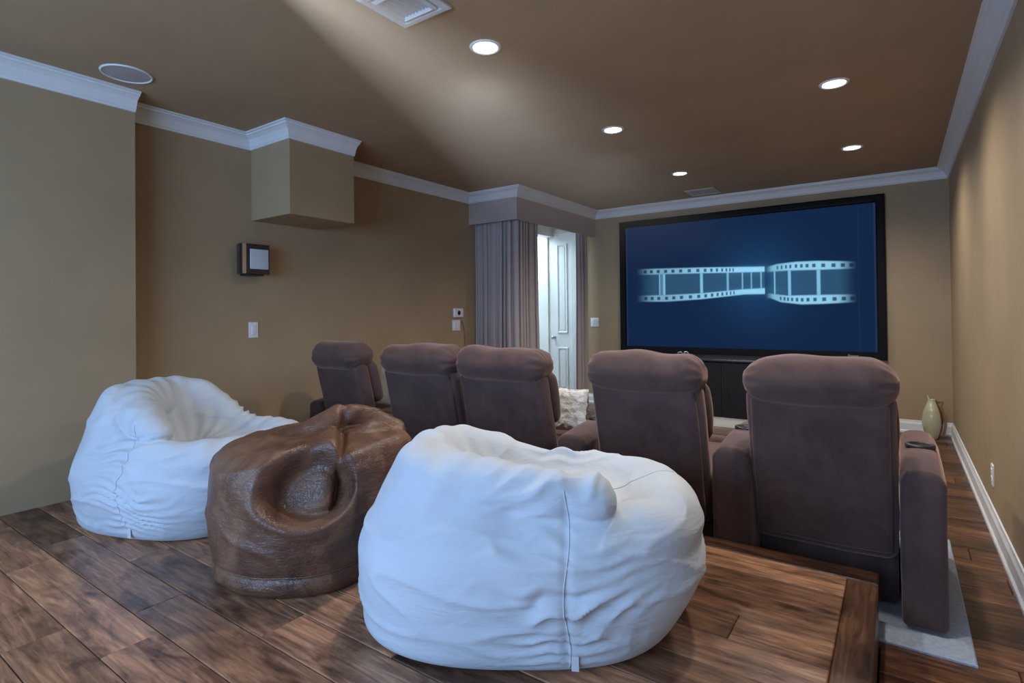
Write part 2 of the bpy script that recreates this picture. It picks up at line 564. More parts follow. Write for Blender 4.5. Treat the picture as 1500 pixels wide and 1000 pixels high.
pf = struct(obj('floor_platform', join(box(XL, PLX - .006, YB, 2.365, -.018, PLZ - .022), box(XL, PLX - .006, 2.365, 2.385, PLZ - .09, PLZ - .022)), 'wood_dark'),
            'raised plank platform that carries the beanbags', 'platform')
lay(XL1 if False else XL, -.168, YB, 2.392, .16, PLZ - .022, PLZ, pf, 'wood_deck_lit')
o = obj('border_board', cbox(-1.02, 1.02, -.048, .048, -.034, 0, .006), 'wood_dark', pf); o.location = (-.12, 2.392 - 1.02, PLZ); o.rotation_euler.z = PI / 2
o = obj('border_board', cbox(-1.0, 1.0, -.048, .048, -.034, 0, .006), 'wood_dark', pf); o.location = (-.12, -.65, PLZ); o.rotation_euler.z = PI / 2
xb = PLX
for ln in (1.45, 1.30, 1.10):
    xa = max(xb - ln, XL)
    o = obj('border_board', cbox(-(xb - xa) / 2 + .001, (xb - xa) / 2 - .001, -.055, .055, -.034, 0, .006), 'wood_dark', pf)
    o.location = ((xa + xb) / 2, PLY - .055, PLZ)
    xb = xa
obj('side_panel', box(PLX - .006, PLX - .001, YB, 2.385, 0.0, PLZ - .036), 'wood_dark', pf)

rug = tag(obj('floor_mat', cbox(-3.45, .202, 2.395, 3.62, .0005, .012, .005), 'rug'), 'pale grey thin mat under the recliner row', 'rug')

# ------------------------------------------------------------------ ceiling fittings


def on_ceiling(o, x, y, off=0.0, spin=0.0):
    z, n_ = ceil_at(x, y)
    q = n_.to_track_quat('-Z', 'Y')
    # local +Z points up into the ceiling
    m4 = Matrix.Rotation(spin, 4, 'Z')
    ax_z = -n_
    ax_x = Vector((1, 0, 0)); ax_x = (ax_x - ax_z * ax_x.dot(ax_z)).normalized()
    ax_y = ax_z.cross(ax_x)
    R_ = Matrix((ax_x, ax_y, ax_z)).transposed().to_4x4() @ m4
    R_.translation = Vector((x, y, z)) + n_ * off
    o.matrix_world = R_


ring = lathe([(.058, .0), (.061, -.004), (.068, -.008), (.076, -.006), (.080, .0)], 40)
lens = lathe([(0, -.006), (.03, -.006), (.05, -.0045), (.059, -.002)], 40)
lamps = [(-1.67, 2.18, 'recessed ceiling light beside the large square vent'), (-1.685, 3.72, 'recessed ceiling light second in line from the large square vent'),
         (-1.705, 5.287, 'recessed ceiling light next to the small ceiling vent'), (-.289, 3.742, 'recessed ceiling light over the recliners nearer the right wall'),
         (-.291, 5.315, 'recessed ceiling light over the gap between recliners and screen, by the right wall'), (-.29, 2.18, 'recessed ceiling light above the platform end by the right wall')]
for x, y, lb in lamps:
    t = empty('ceiling_light'); on_ceiling(t, x, y)
    tag(t, lb, 'light', 'recessed ceiling lights')
    obj('trim_ring', ring, 'white', t, True)
    obj('lens', lens, 'lens', t, True)
    d = bpy.data.lights.new('downlight', 'SPOT')
    d.energy = LAMP_W * (1.0); d.color = LAMP_C; d.spot_size = math.radians(154); d.spot_blend = 0.85; d.shadow_soft_size = 0.06
    lo = bpy.data.objects.new('downlight', d); COL.objects.link(lo); lo.parent = t
    lo.location = (0, 0, -.03)

t = empty('ceiling_speaker'); on_ceiling(t, -3.431, 1.261)
tag(t, 'round flush ceiling speaker with grey grille and white rim', 'speaker')
obj('rim', lathe([(.109, .0), (.111, -.006), (.119, -.008), (.124, 0), (.124, .0)], 48), 'plastic', t, True)
obj('grille', lathe([(0, -.006), (.06, -.005), (.109, -.003)], 48), 'grille', t, True)

# large square register
t = empty('ceiling_vent'); on_ceiling(t, -1.703, 1.660, 0.002)
tag(t, 'large square white louvred ceiling vent', 'vent')
h = .142
fr = sweep([(-h, -h), (h, -h), (h, h), (-h, h), (-h, -h)], [(0, 0), (0, -.010), (.012, -.016), (.03, -.016), (.042, -.004), (.042, 0)], -1)
obj('frame', fr, 'vent', t)
h2 = .098
fr = sweep([(-h2, -h2), (h2, -h2), (h2, h2), (-h2, h2), (-h2, -h2)], [(0, 0), (0, -.014), (.014, -.022), (.022, -.010), (.022, 0)], -1)
obj('inner_frame', fr, 'vent', t)
obj('duct', box(-.12, .12, -.12, .12, -.001, .0015), 'vent_dark', t)
for k in range(4):   # deflector strips between the frames
    s = xf(box(-.104, .104, -.003, .003, -.012, .0), lambda x, y, z: (x, y + .102 - z * .8, z))
    a = k * PI / 2
    obj('louvre', xf(s, lambda x, y, z, a=a: (x * math.cos(a) - y * math.sin(a), x * math.sin(a) + y * math.cos(a), z)), 'vent', t)
for k in range(8):
    x = -.070 + k * .020
    obj('slat', xf(box(-.0016, .0016, -.078, .078, -.012, 0), lambda a, b, c, x=x: (x + a + c * .7, b, c)), 'vent', t)

t = empty('ceiling_vent'); on_ceiling(t, -1.76, 6.24, 0.002)
tag(t, 'small tan ceiling vent close to the screen wall', 'vent')
fr = sweep([(-.16, -.16), (.16, -.16), (.16, .16), (-.16, .16), (-.16, -.16)], [(0, 0), (0, -.006), (.03, -.010), (.034, 0)], -1)
obj('frame', fr, 'tan_vent', t)
obj('duct', box(-.13, .13, -.13, .13, -.001, .002), 'grille', t)
for k in range(9):
    y = -.112 + k * .028
    obj('slat', xf(box(-.128, .128, -.002, .002, -.008, 0), lambda a, b, c, y=y: (a, y + b + c * .8, c)), 'tan_vent', t)

# ------------------------------------------------------------------ wall fittings
t = empty('wall_speaker', (XL, 2.205, 1.61)); tag(t, 'small black wall speaker with pale cloth front below the soffit', 'speaker')
# curved cabinet: plan outline bowed on both cheeks
out = [(0.0, -.075), (.05, -.098), (.10, -.108), (.128, -.098), (.136, -.07), (.136, .09), (.125, .105), (.07, .108), (.0, .085)]
V = [(x, y, z) for z in (-.108, .108) for x, y in out]
k = len(out)
Fc = [tuple(range(k))[::-1], tuple(range(k, 2 * k))] + [(i, (i + 1) % k, k + (i + 1) % k, k + i) for i in range(k)]
obj('cabinet', (V, Fc), 'spk_body', t)
obj('grille', move(rbox(.004, .070, .072, .004, 2, 2), .138, .018, .0), 'spk_front', t, True)
obj('cheek', box(.126, .134, -.104, -.078, -.107, .107), 'chrome', t)
obj('foot', box(.02, .12, -.06, .06, -.118, -.108), 'dark_plastic', t)


def plate(name, loc, rz, label, cat, wd, ht, rocker=True, group=None):
    """wall plate; local +x out of the wall"""
    t = empty(name, loc, rz); tag(t, label, cat, group)
    obj('plate', move(rbox(.004, wd / 2, ht / 2, .003, 2, 2), .003, 0, 0), 'plastic', t, True)
    if rocker == 'outlet':
        for z in (-.02, .02):
            s = obj('socket', move(rbox(.003, .017, .014, .003, 2, 2), .007, 0, z), 'plastic', t, True)
            for yy in (-.006, .006):
                obj('slot', box(.0095, .0103, yy - .001, yy + .001, z - .004, z + .005), 'dark_plastic', s)
    elif rocker:
        n_ = rocker if isinstance(rocker, int) and rocker > 1 else 1
        for i in range(n_):
            yy = (i - (n_ - 1) / 2) * .046
            obj('rocker', move(xf(rbox(.004, .016, .033, .002, 2, 2), lambda x, y, z: (x + z * .05, y, z)), .008, yy, 0), 'plastic', t, True)
    return t


plate('light_switch', (XL, 2.252, 1.097), 0, 'white light switch plate on the wall below the small speaker', 'switch', .072, .115)
plate('light_switch', (-3.288, YF, 1.067), -PI / 2, 'white double light switch plate between curtain and screen', 'switch', .118, .118, 2)
plate('wall_switch', (XL, 4.545, 1.075), 0, 'white control plate under the thermostat', 'switch', .125, .115, 2)
plate('outlet', (XR, 3.94, .297), PI, 'white outlet plate low on the right wall', 'outlet', .072, .115, 'outlet')

t = empty('thermostat', (XL, 4.565, 1.21)); tag(t, 'white rounded thermostat with a round black dial', 'thermostat')
obj('body', move(rbox(.014, .078, .050, .013, 4, 3), .014, 0, 0), 'plastic', t, True)
obj('dial', xf(lathe([(0, .032), (.018, .032), (.024, .030), (.026, .026)], 24), lambda x, y, z: (z, y, x)), 'dark_plastic', t, True)
CORD = (tube([(XL + .012, 4.63, 1.13), (XL + .012, 4.66, 1.06), (XL + .012, 4.68, .98), (XL + .012, 4.685, .86), (XL + .012, 4.70, .70), (XL + .012, 4.70, .50), (XL + .012, 4.70, .02)], .005, 6))

# ------------------------------------------------------------------ valance and curtains
vp = [(-.005, 2.19), (.02, 2.19), (.02, 2.43), (-.005, 2.43)]
va = obj('curtain_valance', sweep([(XL, VY + .02), (VX - .02, VY + .02), (VX - .02, YF)], vp, 1), 'valance'); fix_normals(va)
tag(va, 'taupe fabric covered valance box wrapping the corner above the curtain', 'valance')
obj('valance_return', box(XL, VX - .03, VY + .03, YF, 2.42, 2.44), 'valance', va)


def curtain(name, path, label, pitch=.075, amp=.030, z0=.015, z1=2.24, seed=0):
    rnd = random.Random(seed)
    P = [Vector((x, y, 0)) for x, y in path]
    seg = [(P[i + 1] - P[i]).length for i in range(len(P) - 1)]
    tot = sum(seg)
    n = max(40, int(tot / .005)); nz = 26
    ph = [rnd.uniform(0, 6) for _ in range(6)]
    V, Fc = [], []
    for j in range(nz + 1):
        t_ = j / nz; z = z1 + (z0 - z1) * t_
        for i in range(n + 1):
            s = tot * i / n
            k = 0; ss = s
            while k < len(seg) - 1 and ss > seg[k]:
                ss -= seg[k]; k += 1
            p_ = P[k].lerp(P[k + 1], min(1, ss / seg[k]))
            d = (P[k + 1] - P[k]).normalized(); nn = Vector((d.y, -d.x, 0))
            w_ = s / pitch + .35 * math.sin(s * 9 + ph[0]) + .25 * math.sin(s * 23 + ph[1])
            fold = math.sin(2 * PI * w_)
            fold = fold * (1.0 - .25 * fold * fold) + .25 * math.sin(2 * PI * w_ * .5 + ph[2])
            a = amp * (.75 + .35 * t_ + .15 * math.sin(3 * t_ + 7 * s + ph[3]))
            q = p_ + nn * (fold * a) + d * (.35 * a * math.sin(4 * PI * w_ + ph[4]) + .008 * math.sin(5 * t_ + s * 4))
            V.append((q.x, q.y, z))
    for j in range(nz):
        for i in range(n):
            a = j * (n + 1) + i
            Fc.append((a, a + n + 1, a + n + 2, a + 1))
    o = obj(name, (V, Fc), 'curtain', smooth=True)
    md = o.modifiers.new('thick', 'SOLIDIFY'); md.thickness = .003
    tag(o, label, 'curtain')
    return o


cp = [(XL + .02, VY + .085)]
for i in range(9):
    a = i / 8 * PI / 2
    cp.append((VX - .20 + .10 * math.sin(a), VY + .185 - .10 * math.cos(a)))
cp.append((VX - .10, 5.36))
cu = curtain('curtain', cp, 'taupe pleated floor-length curtain drawn round the corner', seed=3)
curtain('curtain', [(VX - .10, 6.29), (VX - .10, 6.52)], 'narrow bunch of taupe curtain gathered at the far side of the entry', pitch=.06, amp=.035, seed=5)
obj('draw_cord', CORD, 'tanglaze', cu, True)
tag(obj('curtain_track', join(box(XL, VX - .08, VY + .075, VY + .095, 2.245, 2.27), box(VX - .11, VX - .09, VY + .095, YF, 2.245, 2.27)), 'plastic'), 'white curtain track hidden inside the valance', 'curtain track')

# ------------------------------------------------------------------ film screen
SX, SZ = -1.498, 1.517
t = empty('film_screen', (SX, YF, SZ)); tag(t, 'wide black framed film screen showing a glowing blue film strip', 'screen')
ow, oh, fwid = 1.405, .824, .078
fr = sweep([(-ow, -oh), (ow, -oh), (ow, oh), (-ow, oh), (-ow, -oh)], [(0, 0), (0, .052), (.01, .056), (fwid - .012, .056), (fwid, .036), (fwid, 0)], -1)
o = obj('frame', xf(fr, lambda x, y, z: (x, -z, y)), 'frame', t); fix_normals(o)
iw, ih = ow - fwid + .004, oh - fwid + .004
nx_, ny_ = 520, 292
us = np.linspace(-iw, iw, nx_ + 1); vs = np.linspace(-ih, ih, ny_ + 1)
U, Vv = np.meshgrid(us, vs)


def ss(e0, e1, x):
    q = np.clip((x - e0) / (e1 - e0), 0, 1); return q * q * (3 - 2 * q)


def tab(pts, x):
    a = np.array(pts); return np.interp(x, a[:, 0], a[:, 1])


C = np.zeros(U.shape + (3,))
C[:] = (0.0066, 0.0205, 0.066)
gl = np.exp(-((U - .22) / .42) ** 2 - ((Vv - .02) / .42) ** 2)
C += gl[..., None] * np.array([0.004, 0.036, 0.082])
lf = ss(-1.2, -.92, U) * (U < .30); rf_ = ss(.30, .40, U) * (1 - ss(.98, 1.17, U)) * (U >= .30)


def band(mask, lo, hi, strength, perfs, pz):
    global C
    w_ = .010
    k_ = ss(lo - w_, lo + w_, Vv) * (1 - ss(hi - w_, hi + w_, Vv)) * mask
    for (px, ps) in perfs:
        zc_ = (lo + hi) / 2 + pz
        hole = (1 - ss(ps * .7, ps * 1.2, np.abs(U - px))) * (1 - ss(.014, .024, np.abs(Vv - zc_)))
        k_ = k_ * (1 - .85 * hole)
    cc = np.array([0.30, 0.66, 0.92])
    C = C * (1 - k_[..., None]) + k_[..., None] * cc * strength[..., None]


Ltu = tab([(-1.175, .217), (-.386, .194), (.271, .167)], U); Ltl = tab([(-1.131, .144), (-.387, .128), (.27, .11)], U)
Lbu = tab([(-1.134, -.115), (-.847, -.117), (-.39, -.109), (.051, -.078), (.268, -.072)], U); Lbl = tab([(-1.09, -.192), (-.805, -.196), (-.391, -.176), (.087, -.133), (.284, -.135)], U)
Rtu = tab([(.306, .155), (.428, .186), (.614, .199), (.809, .196), (1.162, .168)], U); Rtl = tab([(.323, .107), (.529, .111), (.855, .103), (1.161, .098)], U)
Rbu = tab([(.337, -.131), (.525, -.161), (.851, -.161), (1.157, -.164)], U); Rbl = tab([(.354, -.182), (.456, -.228), (.657, -.256), (.85, -.254), (1.156, -.242)], U)
# translucent film between the bands
for mask, lo, hi in ((lf, Lbu, Ltl), (rf_, Rbu, Rtl)):
    k_ = ss(lo - .01, lo + .01, Vv) * (1 - ss(hi - .01, hi + .01, Vv)) * mask * .55
    C = C * (1 - k_[..., None]) + k_[..., None] * np.array([0.045, 0.15, 0.27])
    bars = [(-.892, .004), (-.836, .012), (-.387, .014), (-.092, .010), (.067, .006), (.161, .005), (.262, .006)] if lo is Lbu else [(.399, .005), (.545, .012), (.820, .015)]
    for bx, bw in bars:
        f_ = np.where(np.abs(bx) < .3, .8, 1.0)
        kk = (1 - ss(bw * .7, bw * 1.35 + .003, np.abs(U - bx))) * ss(lo - .01, lo + .01, Vv) * (1 - ss(hi - .01, hi + .01, Vv)) * mask * f_ * .85
        C = C * (1 - kk[..., None]) + kk[..., None] * np.array([0.26, 0.62, 0.90])
kk = ss(-.89, -.884, U) * (1 - ss(-.842, -.836, U)) * ss(Lbu - .01, Lbu + .01, Vv) * (1 - ss(Ltl - .01, Ltl + .01, Vv)) * .45
C = C * (1 - kk[..., None]) + kk[..., None] * np.array([0.16, 0.36, 0.60])
sL = .62 + .38 * ss(-.9, -.2, U); sR = .75 + .25 * ss(.4, .6, U) * (1 - ss(.85, 1.1, U))
pTL = [-1.074, -.996, -.908, -.815, -.725, -.631, -.528, -.427, -.343, -.272, -.21, -.152, -.105, -.067, -.03]
pBL = [-1.071, -.989, -.906, -.808, -.719, -.625, -.518, -.421, -.341, -.268, -.206, -.153, -.105, -.062, -.024]
pTR = [.428, .47, .513, .555, .61, .662, .715, .779, .865, .958, 1.041, 1.117]
pBR = [.457, .494, .528, .568, .615, .664, .719, .784, .869, .963, 1.045, 1.121]
szl = lambda x: .020 - .013 * min(1, max(0, (x + .45) / .45))
szr = lambda x: .008 + .012 * min(1, max(0, (x - .45) / .45))
band(lf, Ltl, Ltu, sL, [(x, szl(x)) for x in pTL], 0)
band(lf, Lbl, Lbu, sL, [(x, szl(x)) for x in pBL], 0)
band(rf_, Rtl, Rtu, sR, [(x, szr(x)) for x in pTR], 0)
band(rf_, Rbl, Rbu, sR, [(x, szr(x)) for x in pBR], 0)
# halo round the bright ends of the strip, faint scratch line in the frame
C += (np.exp(-((U - .16) / .3) ** 2 - ((Vv - .14) / .05) ** 2) * .10)[..., None] * np.array([.2, .6, 1.0])
C += (np.exp(-((U - .16) / .3) ** 2 - ((Vv + .10) / .05) ** 2) * .06)[..., None] * np.array([.2, .6, 1.0])
C += ((np.abs(U - 1.179) < .003) * .010)[..., None] * np.array([.8, .8, 1.0])
C += ((np.abs(U) > iw - .022) * .012)[..., None] * np.array([.9, .95, 1.1])
verts = [(float(a), -.030, float(b)) for b in vs for a in us]
faces = [(j * (nx_ + 1) + i, j * (nx_ + 1) + i + 1, (j + 1) * (nx_ + 1) + i + 1, (j + 1) * (nx_ + 1) + i) for j in range(ny_) for i in range(nx_)]
m = mat('screen_picture', (0.001, 0.001, 0.0012), 1.0, spec=0.0)
at_ = N(m, 'ShaderNodeAttribute'); at_.attribute_name = 'picture'
L(m, at_.outputs['Color'], bsdf(m).inputs['Emission Color']); bsdf(m).inputs['Emission Strength'].default_value = 0.92
po = obj('picture', (verts, faces), m, t)
ca = po.data.color_attributes.new('picture', 'FLOAT_COLOR', 'POINT')
buf = np.ones((len(verts), 4), dtype=np.float32); buf[:, :3] = np.clip(C.reshape(-1, 3), 0, 4)
ca.data.foreach_set('color', buf.ravel())
po['label'] = 'projected blue picture of a twisting film strip'
obj('maker_mark', join(box(1.076, 1.092, -.058, -.054, -.792, -.772), box(1.094, 1.168, -.058, -.054, -.793, -.780)), 'logo', t)

# ------------------------------------------------------------------ projector and its visible beam
LX, LY, LZ = -1.650, 0.728, 2.384
t = empty('projector', (LX, LY, LZ)); tag(t, 'dark ceiling mounted projector throwing its beam on the screen', 'projector')
obj('body', move(rbox(.21, .18, .065, .025, 4, 3), 0, -.30, 0), 'dark_plastic', t, True)
obj('mount', join(box(-.03, .03, -.33, -.27, .06, ZC - LZ), box(-.08, .08, -.38, -.22, ZC - LZ - .012, ZC - LZ)), 'dark_plastic', t)
obj('lens_barrel', xf(lathe([(.052, 0), (.052, .10), (.046, .115), (.040, .11), (.040, 0)], 32), lambda x, y, z: (x, z - .125, y)), 'spk_body', t, True)
corners = [(SX + a * 1.33 - LX, YF - .04 - LY, SZ + b * .748 - LZ) for a, b in ((-1, -1), (1, -1), (1, 1), (-1, 1))]
G = .14   # added beam mask: a plate with a rectangular opening that frames the beam
dY = corners[0][1]
hole = [(c[0] * G / dY, c[2] * G / dY) for c in corners]
outer = [(-.11, -.11), (.11, -.11), (.11, .06), (-.11, .06)]
gv = [(x, G + q, z) for q in (0, .004) for x, z in hole + outer]
gf = []
for q in range(4):
    w_ = (q + 1) % 4
    gf += [(q, w_, 4 + w_, 4 + q), (8 + q, 12 + q, 12 + w_, 8 + w_), (q, 8 + q, 8 + w_, w_), (4 + q, 4 + w_, 12 + w_, 12 + q)]
fix_normals(obj('lens_gate', (gv, gf), 'dark_plastic', t))
hd = join(box(-.11, -.104, -.12, G, -.11, .06), box(.104, .11, -.12, G, -.11, .06), box(-.11, .11, -.12, G, .054, .06), box(-.11, .11, -.12, G, -.11, -.104))  # side plates added round the lamp to hold back spill beside the beam
obj('beam_shroud', hd, 'dark_plastic', t)
d = bpy.data.lights.new('projector_lamp', 'SPOT')
d.energy = BEAM_W; d.color = (1.0, .90, .78); d.shadow_soft_size = .0008; d.spot_size = math.radians(38); d.spot_blend = .05
lo = bpy.data.objects.new('projector_lamp', d); COL.objects.link(lo); lo.parent = t
cen = Vector((sum(c[0] for c in corners) / 4, dY, sum(c[2] for c in corners) / 4))
lo.rotation_euler = cen.to_track_quat('-Z', 'Y').to_euler()
m = bpy.data.materials.new('hazy_air'); m.use_nodes = True
nt_ = m.node_tree; nt_.nodes.remove(nt_.nodes['Principled BSDF'])
vs_ = nt_.nodes.new('ShaderNodeVolumeScatter');  vs_.inputs['Color'].default_value = (1, 1, 1, 1)
tc_ = nt_.nodes.new('ShaderNodeTexCoord'); ln_ = nt_.nodes.new('ShaderNodeVectorMath'); ln_.operation = 'LENGTH'
nt_.links.new(tc_.outputs['Object'], ln_.inputs[0])
mr_ = nt_.nodes.new('ShaderNodeMapRange'); mr_.inputs[1].default_value = 0.0; mr_.inputs[2].default_value = 3.9; mr_.interpolation_type = 'SMOOTHSTEP'
mr_.inputs[3].default_value = .06; mr_.inputs[4].default_value = 0.0      # fade of the beam put into the density, clear before the screen
nt_.links.new(ln_.outputs['Value'], mr_.inputs[0]); nt_.links.new(mr_.outputs[0], vs_.inputs['Density'])
nt_.links.new(vs_.outputs[0], nt_.nodes['Material Output'].inputs['Volume'])
k0 = (G + .012) / dY; k1 = (dY - .02) / dY
bv = [tuple(x * k for x in c) for k in (k0, k1) for c in corners]
bf = [(0, 1, 2, 3), (7, 6, 5, 4)] + [(q, 4 + q, 4 + (q + 1) % 4, (q + 1) % 4) for q in range(4)]
bo = obj('beam', (bv, bf), m, t); fix_normals(bo)
bo['label'] = 'faint hazy light beam widening from projector to screen'

# ------------------------------------------------------------------ media console under the screen
t = empty('media_console', (-1.5, 6.24, 0)); tag(t, 'low black cloth fronted media console on a white plinth under the screen', 'console')
cw = .80
obj('plinth', box(-cw, cw, -.31, .30, 0, .098), 'white', t)
obj('body', box(-cw, cw, -.30, .30, .098, .66), 'lacquer', t)
obj('top', move(rbox(cw + .02, .315, .014, .008, 2, 2), 0, -.012, .685), 'lacquer', t, True, 40)
obj('top_recess', box(-cw, cw, -.29, .30, .66, .672), 'frame', t)
for k in range(2):
    x0 = -cw + .012 + k * (cw - .006)
    d = obj('door', cbox(x0, x0 + cw - .024, .10, .652, 0, .018, .004), 'cloth', t)
    d.data.transform(Matrix(((1, 0, 0, 0), (0, 0, -1, -.300), (0, 1, 0, 0), (0, 0, 0, 1))))
    obj('handle', box(x0 + (.70 if k == 0 else .05), x0 + (.714 if k == 0 else .064), -.328, -.318, .34, .42), 'dark_plastic', d)

t = empty('gadget', (-1.98, 6.12, .699), .3); tag(t, 'small dark gadget with pale metal arms lying on the console', 'gadget')
obj('body', move(rbox(.060, .028, .012, .010, 3, 3), 0, 0, .012), 'dark_plastic', t, True)
obj('arm', tube([(-.05, 0, .02), (-.035, 0, .045), (-.01, 0, .05), (.01, 0, .03)], .007, 8), 'gold', t, True)
obj('arm', tube([(.02, 0, .025), (.035, .01, .052), (.06, .01, .045), (.08, .015, .012)], .008, 8), 'gold', t, True)
obj('knob', move(lathe([(0, .0), (.018, .0), (.022, .01), (.016, .022), (0, .024)], 16), .10, -.01, 0), 'gold', t, True)
t = empty('small_dish', (-.90, 6.05, .699)); tag(t, 'small white dish on the console behind the end recliner', 'dish')
obj('bowl', lathe([(0, .0), (.03, 0), (.034, .006), (.055, .028), (.060, .042), (.056, .042), (.050, .028), (.0, .010)], 24), 'plastic', t, True)
obj('foot', lathe([(.026, .0), (.030, .0), (.030, .004), (.026, .004)], 24), 'plastic', t, True)

# ------------------------------------------------------------------ ewer vase in the corner
t = empty('ewer_vase', (.245, 6.40, 0)); tag(t, 'cream and brown glazed ewer vase standing in the corner', 'vase')
prof = [(0, 0), (.040, .0), (.046, .006), (.058, .04), (.072, .09), (.080, .14), (.080, .18), (.073, .23), (.059, .28), (.043, .32), (.033, .345), (.031, .36)]
nv = 40
V, Fc = lathe(prof, nv)
rim0 = len(V)
for k in range(nv):    # lip: long pointed spout on the left, short curl on the right
    a = 2 * PI * k / nv
    sp = max(0, math.cos(a - PI)) ** 6
    V.append(((.033 + .010 * sp) * math.cos(a) , .033 * math.sin(a) * (1 - .35 * sp), .365 + .068 * sp))
i0 = len(prof) - 1
for k in range(nv):
    j = (k + 1) % nv
    Fc.append((i0 * nv + k, i0 * nv + j, rim0 + j, rim0 + k))
b0 = len(V)
for k in range(nv):
    x, y, z = V[rim0 + k]
    V.append((x * .8, y * .8, min(z - .004, .395)))
for k in range(nv):
    j = (k + 1) % nv
    Fc.append((rim0 + k, rim0 + j, b0 + j, b0 + k))
b1 = len(V)
for k in range(nv):
    x, y, z = V[b0 + k]
    V.append((x * .9, y * .9, .33))
for k in range(nv):
    j = (k + 1) % nv
    Fc.append((b0 + k, b0 + j, b1 + j, b1 + k))
Fc.append(tuple(range(b1, b1 + nv)))
vo_ = obj('body', (V, Fc), 'cream', t, True)
# brown glazed flank and long handle
st = []
for sgn in (0,):
    pts = []
    for (r, z) in prof[1:]:
        pts.append((r, z))
    SV, SF = [], []
    na = 9
    for r, z in pts:
        for q in range(na):
            a = -.15 - .75 * (1 - q / (na - 1)) + .2
            SV.append(((r + .0025) * math.cos(a), (r + .0025) * math.sin(a), z))
    for i in range(len(pts) - 1):
        for q in range(na - 1):
            SF.append((i * na + q, i * na + q + 1, (i + 1) * na + q + 1, (i + 1) * na + q))
o = obj('glaze_band', (SV, SF), 'brownglaze', t, True)
md = o.modifiers.new('t', 'SOLIDIFY'); md.thickness = .002
hp = [(.042, 0, .335), (.058, 0, .352), (.073, 0, .345), (.072, 0, .325), (.066, 0, .305), (.078, 0, .26), (.092, 0, .20), (.097, 0, .14), (.090, 0, .08), (.075, 0, .03), (.060, 0, .012)]
obj('handle', tube(hp, [.010, .012, .013, .012, .009, .009, .010, .011, .011, .012, .010], 10), 'tanglaze', t, True)
t.scale = (1.0, 1.0, 1.0)

# ------------------------------------------------------------------ recliners
SHEAR = 0.24


def lean(x, y, z):
    return (x, y - SHEAR * (z - .84), z)


def rough(vf, amp, freq, seed=0.0):
    out = []
    for x, y, z in vf[0]:
        q = Vector((x * freq + seed, y * freq + seed * 1.7, z * freq))
        d = noise.noise_vector(q) * amp
        out.append((x + d.x, y + d.y, z + d.z))
    return out, vf[1]


def headrest(hw, seed):
    vf = rbox(hw, .118, .093, .088, 7, 14, .008)
    out = []
    for x, y, z in vf[0]:
        e = max(0, (abs(x) - (hw - .075)) / .075)          # gathers towards the ends
        a = math.atan2(z, y)
        g = 1 + .045 * e * math.sin(a * 13 + seed) + .03 * e * math.sin(a * 7 + 2 * seed)
        sag = .006 * math.sin(x * 9 + seed) + .004 * math.sin(x * 23 + seed * 3)
        out.append((x, y * g, z * g + sag * max(0, min(1, z / .05))))
    return out, vf[1]


def recliner(xc, wp, arms, label, seed):
    t = empty('recliner', (xc, 2.45, 0)); tag(t, label, 'recliner', 'brown recliner row')
    hw = wp / 2
    obj('base', move(rbox(hw + .02, .36, .13, .02, 3, 3), 0, .60, .148), 'fabric', t, True)
    # back shell, tilted
    back = rough(xf(move(rbox(hw + .022, .052, .335, .045, 4, 10, .004), 0, .065, .545), lean), .004, 6, seed)
    b = obj('back', back, 'fabric', t, True)
    pan = rough(xf(move(rbox(hw, .022, .30, .018, 3, 10, .004), 0, .020, .545), lean), .003, 7, seed + 3)
    obj('back_panel', pan, 'fabric', b, True)
    cush = rough(xf(move(rbox(hw + .018, .058, .15, .055, 5, 8, .012), 0, .155, .735), lean), .006, 5, seed + 5)
    obj('back_cushion', cush, 'fabric', t, True)
    obj('headrest', rough(move(headrest(hw + .026, seed), 0, .070, .912), .006, 6, seed + 9), 'fabric', t, True)
    obj('seat_cushion', rough(move(rbox(hw + .015, .33, .09, .07, 4, 8, .015), 0, .58, .345), .005, 5, seed + 1), 'fabric', t, True)
    obj('footrest', move(rbox(hw + .01, .045, .17, .035, 4, 4, .006), 0, .985, .275), 'fabric', t, True)
    for x0, x1, zt in arms:
        wdt = (x1 - x0) / 2; cx = (x0 + x1) / 2 - xc
        av = rbox(wdt, .44, (zt - .02) / 2, .024, 4, 10, .003)
        hz_ = (zt - .02) / 2
        av = xf(av, lambda x, y, z: (x, y, z + max(0, z / hz_) ** 3 * (.035 * math.sin(max(0, min(1, (y + .44) / .88)) * PI) - .035 * abs(x / wdt) ** 3)))
        a = obj('armrest', rough(move(av, cx, .51, (zt - .02) / 2 + .018), .004, 6, seed + x0), 'fabric', t, True)
        hz = zt + .036
        cup = lathe([(.036, -.004), (.039, .004), (.047, .0055), (.052, .002), (.052, -.012)], 28)
        c_ = obj('cup_holder', move(cup, cx, .39, hz + .001), 'dark_plastic', a, True)
        obj('cup_well', move(lathe([(0, .0), (.034, .0), (.039, .003)], 28), cx, .39, hz + .0005), 'frame', c_, True)
    return t


recliner(-.272, .480, [(-.003, .137, .60), (-.69, -.53, .60)], 'end brown recliner beside the walkway with armrests on both sides', 1.3)
recliner(-.992, .500, [(-1.49, -1.315, .565)], 'brown recliner next to the fluffy pillow, one armrest away from the end seat', 2.9)
recliner(-1.829, .530, [], 'armless brown recliner directly beside the gap with the fluffy pillow', 4.1)
recliner(-2.458, .555, [], 'armless brown recliner in the middle of the joined three', 6.7)
recliner(-3.235, .430, [(-3.64, -3.49, .565)], 'brown recliner at the wall end beside the tan wall', 8.2)


